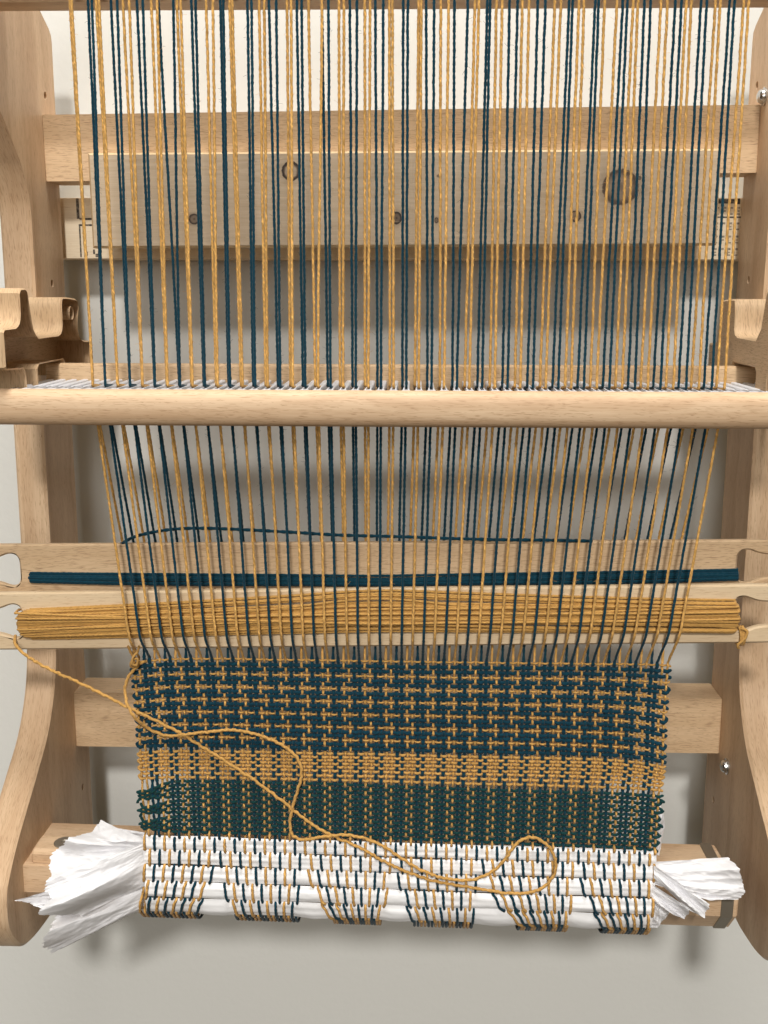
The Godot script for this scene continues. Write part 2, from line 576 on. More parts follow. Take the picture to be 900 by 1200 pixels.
	# bolts on the inside of the right panel
	for pt in [[Vector2(-0.0641, -0.3001)][0], [Vector2(-0.0788, 0.1114)][0]]:
		var bolt := Shape.new()
		lathe(bolt, Vector3(0.2023, pt.y, pt.x), Vector3.LEFT, [[0.0052, 0.0], [0.0052, 0.0008], [0.0042, 0.0010], [0.0040, 0.0024], [0.0032, 0.0036], [0.0018, 0.0043], [0.0, 0.0045]])
		part("bolt", bolt, steel, o)
	# heddle blocks: notched rests for the heddle on the inside of each panel
	var nose := smooth2([Vector2(0.0295, 0.0004), Vector2(0.0215, 0.0004), Vector2(0.0185, -0.0020), Vector2(0.0172, -0.0065), Vector2(0.0148, -0.0150), Vector2(0.0120, -0.0215), Vector2(0.0060, -0.0255)], 3)
	nose.append_array(smooth2([Vector2(-0.0270, -0.0255), Vector2(-0.0330, -0.0240), Vector2(-0.0358, -0.0195), Vector2(-0.0362, -0.0100), Vector2(-0.0375, -0.0062), Vector2(-0.0410, -0.0045), Vector2(-0.0640, -0.0055), Vector2(-0.0690, -0.0075), Vector2(-0.0702, -0.0110), Vector2(-0.0672, -0.0170), Vector2(-0.0662, -0.0230), Vector2(-0.0700, -0.0285), Vector2(-0.0770, -0.0308), Vector2(-0.0890, -0.0315)], 3))
	nose.append_array(PackedVector2Array([Vector2(-0.0890, -0.0495), Vector2(-0.0375, -0.0495), Vector2(-0.0368, -0.0425), Vector2(-0.0345, -0.0402), Vector2(0.0065, -0.0402), Vector2(0.0095, -0.0425), Vector2(0.0100, -0.0640), Vector2(0.0290, -0.0640), Vector2(0.0298, -0.0440), Vector2(0.0320, -0.0410), Vector2(0.0560, -0.0400), Vector2(0.0580, -0.0385), Vector2(0.0580, -0.0210), Vector2(0.0560, -0.0192)]))
	nose.append_array(smooth2([Vector2(0.0400, -0.0190), Vector2(0.0345, -0.0168), Vector2(0.0322, -0.0110), Vector2(0.0322, -0.0020)], 3))
	var left_block := Shape.new()
	solid(left_block, nose, Vector3.BACK, Vector3.UP, 0.205, 0.2257, 0.0009, Vector3.BACK, [[Vector2(-0.0548, -0.0138), 0.0040, 0.014]], true, 40.0)
	part("heddle_block", left_block, beech_pink, o)
	var right_block := Shape.new()
	solid(right_block, nose, Vector3.BACK, Vector3.UP, -0.2020, -0.1812, 0.0009, Vector3.BACK, [], false, 40.0)
	part("heddle_block", right_block, beech_pink, o)


func make_heddle() -> void:
	var o := thing("heddle", "rigid heddle with white plastic bars between two beech bars, across the warp", "heddle")
	var front := Shape.new()
	var prof := PackedVector2Array()
	for q in 28:
		var a := TAU * q / 28
		prof.append(Vector2(0.0455 + 0.0075 * signf(cos(a)) * pow(absf(cos(a)), 0.75), -0.0592 + 0.0092 * signf(sin(a)) * pow(absf(sin(a)), 0.7)))
	solid(front, prof, Vector3.BACK, Vector3.UP, -0.197, 0.216, 0.001, Vector3.RIGHT)
	part("front_bar", front, beech, o)
	var back := Shape.new()
	solid(back, rect(-0.0345, -0.0272, -0.0585, -0.0418, 0.002), Vector3.BACK, Vector3.UP, -0.194, 0.2135, 0.0008, Vector3.RIGHT)
	part("back_bar", back, beech_pink, o)
	var bar := Shape.new()
	var half := 0.0017
	for piece in [[-half, half, -0.0275, 0.0195], [-half, -half + 0.0009, 0.0195, 0.0325], [half - 0.0009, half, 0.0195, 0.0325], [-half - 0.0008, half + 0.0008, 0.0325, 0.0400]]:
		solid(bar, rect(piece[0], piece[1], -0.0556, -0.0507, 0.0008, 2), Vector3.RIGHT, Vector3.UP, piece[2], piece[3], 0.0, Vector3.BACK)
	var m := bar.mesh(white_plastic)
	for q in range(-6, 58):
		var b := MeshInstance3D.new()
		b.name = "heddle_bar"
		b.mesh = m
		b.position.x = heddle_x(q) + 0.0
		o.add_child(b, true)


func heddle_x(pair: int) -> float:
	return -0.1705 + pair * 0.00662


# ------------------------------------------------------------------ the weaving
func edge(s: float, right: bool) -> float:
	var marks: Array = [[0.0, 0.1400], [0.03, 0.1388], [0.058, 0.1392], [0.07, 0.1380], [0.106, 0.1368], [0.134, 0.1366], [0.17, 0.1360]] if right else [[0.0, -0.1562], [0.035, -0.1541], [0.063, -0.1535], [0.106, -0.1524], [0.134, -0.1520], [0.17, -0.1530]]
	for q in marks.size() - 1:
		if s < marks[q + 1][0]:
			return lerpf(marks[q][1], marks[q + 1][1], clampf((s - marks[q][0]) / (marks[q + 1][0] - marks[q][0]), 0.0, 1.0))
	return marks[-1][1]


const BUNDLES := [[0, 14, -0.1575, -0.1255], [15, 31, -0.1022, -0.0670], [32, 49, -0.0450, -0.0185], [50, 66, 0.0018, 0.0350], [67, 85, 0.0625, 0.0898], [86, 101, 0.1115, 0.1372]]

func cloth_x(i: float, s: float) -> float:
	var x := lerpf(edge(s, false), edge(s, true), i / (ENDS - 1.0))
	if s > 0.104:
		var held := s
		for row in 5:   # the strips grip the threads: they step sideways mostly where one strip meets the next
			if s >= TISSUE[row] and s < TISSUE[row + 1]:
				var f: float = (s - TISSUE[row]) / (TISSUE[row + 1] - TISSUE[row])
				held = lerpf(TISSUE[row], TISSUE[row + 1], f * 0.55 + 0.225 + 0.225 * (smoothstep(0.72, 1.0, f) - 1.0 + smoothstep(0.0, 0.28, f)))
		var pull := pow(clampf((held - 0.108) / 0.048, 0.0, 1.0), 2.2)
		for b in BUNDLES:
			if i >= b[0] - 0.5 and i <= b[1] + 0.5:
				x = lerpf(x, lerpf(b[2], b[3], (i - b[0]) / (b[1] - b[0])), pull)
	return x


func surf(x: float, s: float, h: float) -> Vector3:   # s metres down the cloth from its top edge, h out of its face
	var flat := Vector2(BEAM_Y - FELL_Y, BEAM_Z + ROLL - 0.023)
	var l := flat.length()
	var drop := -0.019 * (x + 0.010) * clampf(s / l, 0.0, 1.0)
	if s < l:
		var d := flat / l
		return Vector3(x, drop + FELL_Y + d.x * s + d.y * h, 0.023 + d.y * s - d.x * h)
	var a := (s - l) / ROLL
	return Vector3(x, drop + BEAM_Y - (ROLL + h) * sin(a), BEAM_Z + (ROLL + h) * cos(a))


func row_shift(x: float, k: int) -> float:   # how far pick k lies from its place, at x
	var s := pick_s[k]
	var from_left := maxf(x - edge(s, false), 0.0)
	var from_right := maxf(edge(s, true) - x, 0.0)
	var d := 0.00035 * wobble.get_noise_2d(x * 900.0, k * 31.0)
	if k < 21:
		d += 0.0036 * exp(-from_left / 0.016) * (1.0 - k * 0.02)
		d += 0.0042 * exp(-from_right / 0.015) * minf(1.0, 0.2 + k / 14.0)
		d += 0.0008 * sin((x + 0.15) * 9.0)
	elif k < 29:
		d += 0.0020 * exp(-from_left / 0.014)
		d += 0.0040 * exp(-from_right / 0.014) * (1.0 - (k - 21) * 0.09)
	else:
		var j := k - 29
		var goal := 0.0825 + (j - 2.0) * 0.0011
		if j >= 9:
			goal = 0.1008 + (j - 11.0) * 0.0011
		elif j >= 5:
			goal = 0.0918 + (j - 6.5) * 0.0011
		d += (goal - s) * exp(-pow(from_left / 0.011, 2.0))
		d += 0.0018 * exp(-from_right / 0.02) + 0.0007 * sin(x * 21.0)
	return d


func plan_picks() -> void:
	var s := 0.0006
	for k in 21:
		pick_s.append(s)
		pick_colour.append(mustard if k % 3 == 0 else navy)
		pick_radius.append(0.00061 if k % 3 == 0 else 0.00120)
		s += 0.0029 if k < 3 else 0.00248
	for k in 8:
		pick_s.append([0.0552, 0.0572, 0.0592, 0.0612, 0.0632, 0.0655, 0.0681, 0.0709][k])
		pick_colour.append(mustard)
		pick_radius.append(0.00086)
	for k in 14:
		pick_s.append(0.0738 + k * 0.00237)
		pick_colour.append(teal)
		pick_radius.append(0.00094)


func thread_colour(i: int) -> Color:
	return mustard if (i / 2) % 2 == 0 else navy


func warp_line(i: int) -> PackedVector3Array:
	var out := PackedVector3Array()
	var pair := i / 2
	var front := i % 2 == 1
	var xh := heddle_x(pair) + (0.0 if front else -0.0021)
	var stray := fposmod(sin(pair * 12.9898) * 43758.5453, 1.0)
	var apart := lerpf(0.0012, 0.0042, fposmod(sin(pair * 78.233) * 12543.123, 1.0))
	var xt := heddle_x(pair) - 0.001 + (stray - 0.5) * 0.0034 + (0.5 if front else -0.5) * apart
	if pair % 11 == 7:
		xt += 0.0026 if front else -0.0012
	if pair > 47:
		xt = xh + (pair - 47) * 0.0003
	# round the back beam
	for q in 22:
		var a := deg_to_rad(205.0 - q * 9.3)
		out.append(Vector3(xt + 0.0004 * sin(q * 0.5), 0.1655 + 0.0250 * sin(a) + 0.0, 0.0 + 0.0240 * cos(a)))
	var zt := 0.0236
	var zh := 0.0270 if front else 0.0190
	var y := 0.160
	while y > HEDDLE_Y + 0.0025:
		var t := inverse_lerp(0.165, HEDDLE_Y, y)
		var w := 0.00022 * wobble.get_noise_2d(i * 50.0, y * 4000.0)
		out.append(Vector3(lerpf(xt, xh, smoothstep(0.0, 1.0, t * 0.9 + 0.05)) + w, y, lerpf(zt, zh, t) + w))
		y -= 0.0011
	# through the heddle and down to the fell, over or under the shuttles
	var x0 := cloth_x(i, 0.0)
	var keys := [Vector2(HEDDLE_Y, zh), Vector2(-0.140, 0.0325), Vector2(-0.1875 + 0.02 * (x0 + 0.15), 0.0352), Vector2(FELL_Y + 0.0006, 0.0234)] if front else [Vector2(HEDDLE_Y, zh), Vector2(-0.142, 0.0095), Vector2(-0.160, 0.0100), Vector2(-0.190, 0.0160), Vector2(FELL_Y + 0.0006, 0.0228)]
	y = HEDDLE_Y + 0.0020
	while y > FELL_Y + 0.0010:
		var z := 0.0
		for d in [-0.003, 0.0, 0.003]:
			var yy: float = clampf(y + d, FELL_Y + 0.0006, HEDDLE_Y)
			for q in keys.size() - 1:
				if yy <= keys[q].x and yy >= keys[q + 1].x:
					z += lerpf(keys[q].y, keys[q + 1].y, (keys[q].x - yy) / (keys[q].x - keys[q + 1].x)) / 3.0
					break
		var t := (HEDDLE_Y - y) / (HEDDLE_Y - FELL_Y)
		var w := 0.00015 * wobble.get_noise_2d(i * 50.0 + 7.0, y * 4000.0)
		out.append(Vector3(lerpf(xh, x0, clampf(t, 0.0, 1.0)) + w, y, z))
		y -= 0.0011
	# the cloth
	var at: Array[float] = []
	for k in pick_s.size():
		at.append(pick_s[k] + row_shift(x0, k))
	for r in TISSUE.size() - 1:
		at.append((TISSUE[r] + TISSUE[r + 1]) / 2.0)
	var last := at.size() - 1
	var s := 0.0004
	while s < 0.206:
		var q := 0.0
		var step := 0.00055
		var amp := 0.00085
		if s <= at[0]:
			q = clampf((s - at[0]) / 0.0025, -0.5, 0.0)
		elif s >= at[last]:
			q = last + minf((s - at[last]) / 0.012, 0.5)
			step = 0.0011
			amp = 0.0022
		else:
			var k := 0
			while at[k + 1] < s:
				k += 1
			q = k + (s - at[k]) / (at[k + 1] - at[k])
			if k >= pick_s.size() - 1:
				amp = 0.0022
				step = 0.0008
		var c := cos(PI * (q + i + 1))
		var h := amp * c
		if amp > 0.001:
			h = amp * signf(c) * pow(absf(c), 0.28) + 0.0003
		out.append(surf(cloth_x(i, s), s, h))
		s += step
	return out


const TISSUE := [0.1068, 0.1156, 0.1248, 0.1350, 0.1452, 0.1580]

func make_weaving() -> void:
	plan_picks()
	var o := thing("weaving", "unfinished woven band of navy and mustard yarn with its stretched warp threads", "weaving")
	var hair := Shape.new()
	for i in ENDS:
		var line := warp_line(i)
		var fats := PackedFloat32Array()
		for p in line:
			var gold := i / 2 % 2 == 0
			if p.y > FELL_Y or p.z < 0.0:
				fats.append(1.0)
			elif p.y > FELL_Y - 0.054:
				fats.append(0.92 if gold else 1.40)
			elif p.y > FELL_Y - 0.073:
				fats.append(0.92 if gold else 1.40)
			else:
				fats.append(1.06 if p.y < FELL_Y - 0.107 else (0.88 if gold else 1.12))
		var s := Shape.new()
		var col := thread_colour(i)
		yarn(s, line, 0.00081 if i / 2 % 2 == 0 else 0.00080, col, Vector3.RIGHT, 0.0031, 8, 0.40 if i / 2 % 2 == 0 else 0.26, fats)
		part("warp_thread", s, yarn_mat, o)
		for q in 64:   # loose fibres
			var p := line[rng.randi_range(24, 330)]
			var a := rng.randf() * TAU
			var dir := Vector3(cos(a), rng.randf_range(-0.9, 0.9), sin(a)).normalized()
			var l := rng.randf_range(0.0009, 0.0024)
			var bend := Vector3(rng.randf_range(-1, 1), rng.randf_range(-1, 1), rng.randf_range(-1, 1)) * 0.0006
			var pts := PackedVector3Array([p + dir * 0.0006, p + dir * (0.0006 + l * 0.5) + bend, p + dir * l + bend * 2.0])
			yarn(hair, pts, 0.00007, col * 1.3, Vector3(0.3, 0.5, 0.8), 0.01, 3, 0.2)
	var turns := pick_s.size()
	for k in turns:
		var pts := PackedVector3Array()
		var s0 := pick_s[k]
		var rag := 0.0009 if k < 29 else rng.randf_range(0.0004, 0.0026)
		var next_right := k % 2 == 0
		# the end on the left turns towards the pick above or below it, the right end the other way
		for side in 2:
			if side == 1:
				for q in ENDS * 4 - 3:
					var i := q / 4.0
					var x := cloth_x(i, s0)
					var s := s0 + row_shift(x, k)
					pts.append(surf(cloth_x(i, s), s, -0.00092 * cos(PI * (k + i + 1)) + 0.0001))
			var up := (-1.0 if next_right else 1.0) * (1.0 if side == 0 else -1.0)
			var other := k + int(up)
			var xe := edge(s0, side == 1)
			var s1 := s0 + row_shift(xe, k)
			var s2 := s1 + up * 0.0012
			if other >= 0 and other < turns and pick_colour[other] == pick_colour[k]:
				s2 = (s1 + pick_s[other] + row_shift(xe, other)) / 2.0
			elif other >= 0 and other < turns:
				s2 = s1 + up * 0.0006
			var out := (1.0 if side == 1 else -1.0)
			var bits := [surf(xe + out * rag * 0.9, lerpf(s1, s2, 0.25), 0.0001), surf(xe + out * (rag + 0.0006), lerpf(s1, s2, 0.75), 0.0), surf(xe + out * (rag + 0.0007), s2, -0.0002)]
			if side == 0:
				bits.reverse()
			for p in bits:
				pts.append(p)
		for q in 26:
			fibres(hair, pts[rng.randi_range(4, pts.size() - 4)], pick_colour[k], 0.0006)
		var sh := Shape.new()
		yarn(sh, pts, pick_radius[k], pick_colour[k], Vector3.BACK, 0.0031, 8, 0.26)
		part("weft_thread", sh, yarn_mat, o)
	var fuzz := part("loose_fibres", hair, yarn_mat, o)
	fuzz.set_meta("kind", "stuff")
	# the knotted end at the top left corner
	var knot := Shape.new()
	yarn(knot, smooth3([Vector3(-0.1566, -0.1918, 0.0320), Vector3(-0.1550, -0.1978, 0.0300), Vector3(-0.1528, -0.2014, 0.0280), Vector3(-0.1544, -0.2054, 0.0280), Vector3(-0.1562, -0.2038, 0.0300), Vector3(-0.1548, -0.2004, 0.0310), Vector3(-0.1520, -0.1994, 0.0310), Vector3(-0.1526, -0.2029, 0.0310), Vector3(-0.1547, -0.2021, 0.0320), Vector3(-0.1540, -0.1981, 0.0320), Vector3(-0.1518, -0.1955, 0.0310), Vector3(-0.1505, -0.1917, 0.0320)], 0.0008), 0.0008, mustard * 0.85, Vector3(0.2, 0.3, 0.9))
	part("knot", knot, yarn_mat, o)


func make_tissue() -> void:
	var o := thing("tissue_header", "white tissue paper strips woven in below the band, torn ends fanning out both sides", "tissue paper")
	for r in TISSUE.size() - 1:
		var s := Shape.new()
		var a: float = TISSUE[r]
		var b: float = TISSUE[r + 1]
		sheet(s, 420, 12, func(u: float, v: float) -> Vector3:
			var x := lerpf(edge(a, false) - 0.001, edge(a, true) + 0.001, u)
			var fall := 0.0012 * wobble.get_noise_2d(x * 350.0, r * 77.0)
			var ss := lerpf(a + 0.0002, b - 0.0002, v) + fall
			if r == 4:
				ss += 0.0030 * v * gap(x)
			var puff := 0.0016 * pow(sin(PI * clampf(v, 0.02, 0.98)), 0.25) - 0.0006
			puff += 0.0006 * wobble.get_noise_3d(x * 1200.0, ss * 5200.0, r * 50.0) + 0.0008 * wobble.get_noise_3d(x * 420.0, ss * 15000.0, r * 20.0)
			puff += 0.0012 * gap(x) * clampf((a - 0.11) / 0.03, 0.0, 1.0) * sin(PI * v)
			return surf(x, ss, puff))
		part("tissue_strip", s, packed_paper, o)
	torn(o, [Vector3(-0.1509, -0.3089, 0.0300), Vector3(-0.1515, -0.3127, 0.0300), Vector3(-0.1522, -0.3174, 0.0300), Vector3(-0.1524, -0.3228, 0.0300), Vector3(-0.1522, -0.3292, 0.0300), Vector3(-0.1514, -0.3356, 0.0300)], [Vector3(-0.2027, -0.3238, 0.0440), Vector3(-0.2051, -0.3276, 0.0520), Vector3(-0.2003, -0.3334, 0.0500), Vector3(-0.2045, -0.3360, 0.0580), Vector3(-0.1964, -0.3436, 0.0520), Vector3(-0.1889, -0.3487, 0.0460)], 0.011, 1, "torn_end")
	torn(o, [Vector3(-0.1524, -0.3100, 0.0260), Vector3(-0.1524, -0.3121, 0.0260), Vector3(-0.1525, -0.3143, 0.0260), Vector3(-0.1526, -0.3164, 0.0260), Vector3(-0.1527, -0.3186, 0.0260), Vector3(-0.1528, -0.3218, 0.0260)], [Vector3(-0.1821, -0.3044, 0.0140), Vector3(-0.1871, -0.3085, 0.0220), Vector3(-0.1951, -0.3076, 0.0280), Vector3(-0.2003, -0.3109, 0.0340), Vector3(-0.2073, -0.3162, 0.0360), Vector3(-0.2052, -0.3277, 0.0400)], 0.010, 2, "torn_end")
	torn(o, [Vector3(-0.1528, -0.3336, 0.0260), Vector3(-0.1525, -0.3374, 0.0260), Vector3(-0.1521, -0.3411, 0.0260), Vector3(-0.1517, -0.3444, 0.0260), Vector3(-0.1514, -0.3476, 0.0260), Vector3(-0.1510, -0.3509, 0.0260)], [Vector3(-0.2056, -0.3471, 0.0360), Vector3(-0.2086, -0.3593, 0.0320), Vector3(-0.2095, -0.3634, 0.0360), Vector3(-0.2164, -0.3783, 0.0300), Vector3(-0.2138, -0.3860, 0.0240), Vector3(-0.2032, -0.3829, 0.0180)], 0.009, 3, "torn_end")
	torn(o, [Vector3(-0.1543, -0.3100, 0.0180), Vector3(-0.1544, -0.3121, 0.0180), Vector3(-0.1550, -0.3148, 0.0180), Vector3(-0.1556, -0.3175, 0.0180)], [Vector3(-0.1853, -0.3123, 0.0040), Vector3(-0.1860, -0.3162, 0.0060), Vector3(-0.1846, -0.3201, 0.0080), Vector3(-0.1815, -0.3223, 0.0120)], 0.006, 4, "torn_end")
	torn(o, [Vector3(-0.1798, -0.3272, 0.0400), Vector3(-0.1830, -0.3326, 0.0400), Vector3(-0.1852, -0.3368, 0.0400), Vector3(-0.1864, -0.3422, 0.0400)], [Vector3(-0.2067, -0.3315, 0.0480), Vector3(-0.2248, -0.3401, 0.0420), Vector3(-0.2127, -0.3402, 0.0460), Vector3(-0.2063, -0.3420, 0.0480)], 0.004, 5, "torn_end")
	torn(o, [Vector3(0.1361, -0.3165, 0.0300), Vector3(0.1367, -0.3191, 0.0300), Vector3(0.1368, -0.3217, 0.0300), Vector3(0.1370, -0.3249, 0.0300), Vector3(0.1371, -0.3275, 0.0300), Vector3(0.1372, -0.3301, 0.0300)], [Vector3(0.1794, -0.3136, 0.0300), Vector3(0.1827, -0.3165, 0.0360), Vector3(0.1847, -0.3214, 0.0400), Vector3(0.1869, -0.3285, 0.0420), Vector3(0.1836, -0.3339, 0.0400), Vector3(0.1655, -0.3319, 0.0440)], 0.008, 6, "torn_end")
	torn(o, [Vector3(0.1357, -0.3163, 0.0340), Vector3(0.1359, -0.3190, 0.0340), Vector3(0.1360, -0.3216, 0.0340), Vector3(0.1361, -0.3242, 0.0340)], [Vector3(0.1644, -0.3316, 0.0480), Vector3(0.1643, -0.3365, 0.0460), Vector3(0.1633, -0.3424, 0.0440), Vector3(0.1559, -0.3382, 0.0460)], 0.006, 7, "torn_end")
	torn(o, [Vector3(0.1358, -0.3290, 0.0320), Vector3(0.1359, -0.3317, 0.0320), Vector3(0.1361, -0.3348, 0.0320), Vector3(0.1363, -0.3385, 0.0320)], [Vector3(0.1545, -0.3375, 0.0420), Vector3(0.1558, -0.3429, 0.0400), Vector3(0.1546, -0.3478, 0.0380), Vector3(0.1453, -0.3420, 0.0400)], 0.005, 8, "torn_end")
	torn(o, [Vector3(0.1377, -0.3398, 0.0280), Vector3(0.1373, -0.3430, 0.0280), Vector3(0.1370, -0.3462, 0.0280), Vector3(0.1367, -0.3495, 0.0280)], [Vector3(0.1467, -0.3435, 0.0340), Vector3(0.1451, -0.3513, 0.0300), Vector3(0.1410, -0.3580, 0.0280), Vector3(0.1327, -0.3605, 0.0260)], 0.004, 9, "torn_end")
	torn(o, [Vector3(0.1357, -0.2826, 0.0120), Vector3(0.1357, -0.2916, 0.0120), Vector3(0.1357, -0.3022, 0.0120), Vector3(0.1360, -0.3183, 0.0120)], [Vector3(0.1405, -0.2833, 0.0080), Vector3(0.1444, -0.2934, 0.0080), Vector3(0.1471, -0.3067, 0.0080), Vector3(0.1456, -0.3251, 0.0080)], 0.004, 10, "torn_end")


func gap(x: float) -> float:   # 1 where no warp thread crosses the lowest strips
	for q in BUNDLES.size() - 1:
		var lo: float = BUNDLES[q][3]
		var hi: float = BUNDLES[q + 1][2]
		if x > lo - 0.002 and x < hi + 0.002:
			return sin(PI * clampf((x - lo + 0.002) / (hi - lo + 0.004), 0.0, 1.0))
	return 0.0


func torn(o: Node, root: Array, tip: Array, fold: float, n: int, called: String) -> void:
	var s := Shape.new()
	var pleats := FastNoiseLite.new()
	pleats.seed = 40 + n
	pleats.frequency = 1.0
	pleats.fractal_octaves = 3
	var broad := FastNoiseLite.new()
	broad.seed = 60 + n
	broad.frequency = 1.0
	broad.fractal_octaves = 1
	var jag := 0.042 if n <= 5 else 0.02
	var k := root.size() - 1
	sheet(s, 60, 70, func(u: float, v: float) -> Vector3:
		var f := v * k
		var a := mini(int(f), k - 1)
		var p0: Vector3 = root[a].lerp(root[a + 1], f - a)
		var p1: Vector3 = tip[a].lerp(tip[a + 1], f - a)
		var reach := u * (1.0 + jag * pleats.get_noise_1d(v * 13.0) + 0.6 * jag * pleats.get_noise_1d(v * 55.0 + 9.0))
		var p := p0.lerp(p1, reach)
		var grow := smoothstep(0.0, 0.5, u) * 0.9 + 0.1
		var d := fold * grow * (0.95 * broad.get_noise_2d(v * 1.7, u * 0.5) - 0.30 * absf(broad.get_noise_2d(v * 2.3 + 3.0 + u * 0.5, u * 0.6)))
		d -= 0.0010 * grow * absf(broad.get_noise_2d(v * 3.0 + u * 2.2 + 9.0, u * 3.0 - v * 2.0))
		d += 0.0002 * broad.get_noise_2d(v * 13.0, u * 9.0)
		p.z += d + 0.25 * fold * sin(PI * u) * sin(PI * v)
		p.y += 0.35 * d
		return p)
	part(called, s, paper, o)


# ------------------------------------------------------------------ shuttles and loose yarn
func shuttle_outline(half: float, mouth: float, x0: float, x1: float) -> PackedVector2Array:
	var tip := [Vector2(0.0, 0.45), Vector2(-0.0006, 0.80), Vector2(-0.0026, 1.04), Vector2(-0.0062, 1.08), Vector2(-0.0105, 0.90), Vector2(-0.0150, 0.78), Vector2(-0.0230, 0.74), Vector2(-0.0300, 0.80)]
	var rim := [Vector2(-0.0345, 0.66), Vector2(-0.0362, 0.78), Vector2(-0.0335, 0.90), Vector2(-0.0240, 0.985), Vector2(-0.0120, 1.0)]
	var quarter: Array = []
	for p in tip:
		quarter.append(Vector2(p.x, p.y * mouth))
	for p in rim:
		quarter.append(Vector2(p.x, p.y * half))
	var q := smooth2(quarter, 3)
	var out := PackedVector2Array()
	for p in q:
		out.append(Vector2(x0 + p.x, p.y))
	for a in range(q.size() - 1, -1, -1):
		out.append(Vector2(x1 - q[a].x, q[a].y))
	for p in q:
		out.append(Vector2(x1 - p.x, -p.y))
	for a in range(q.size() - 1, -1, -1):
		out.append(Vector2(x0 + q[a].x, -q[a].y))
	return out


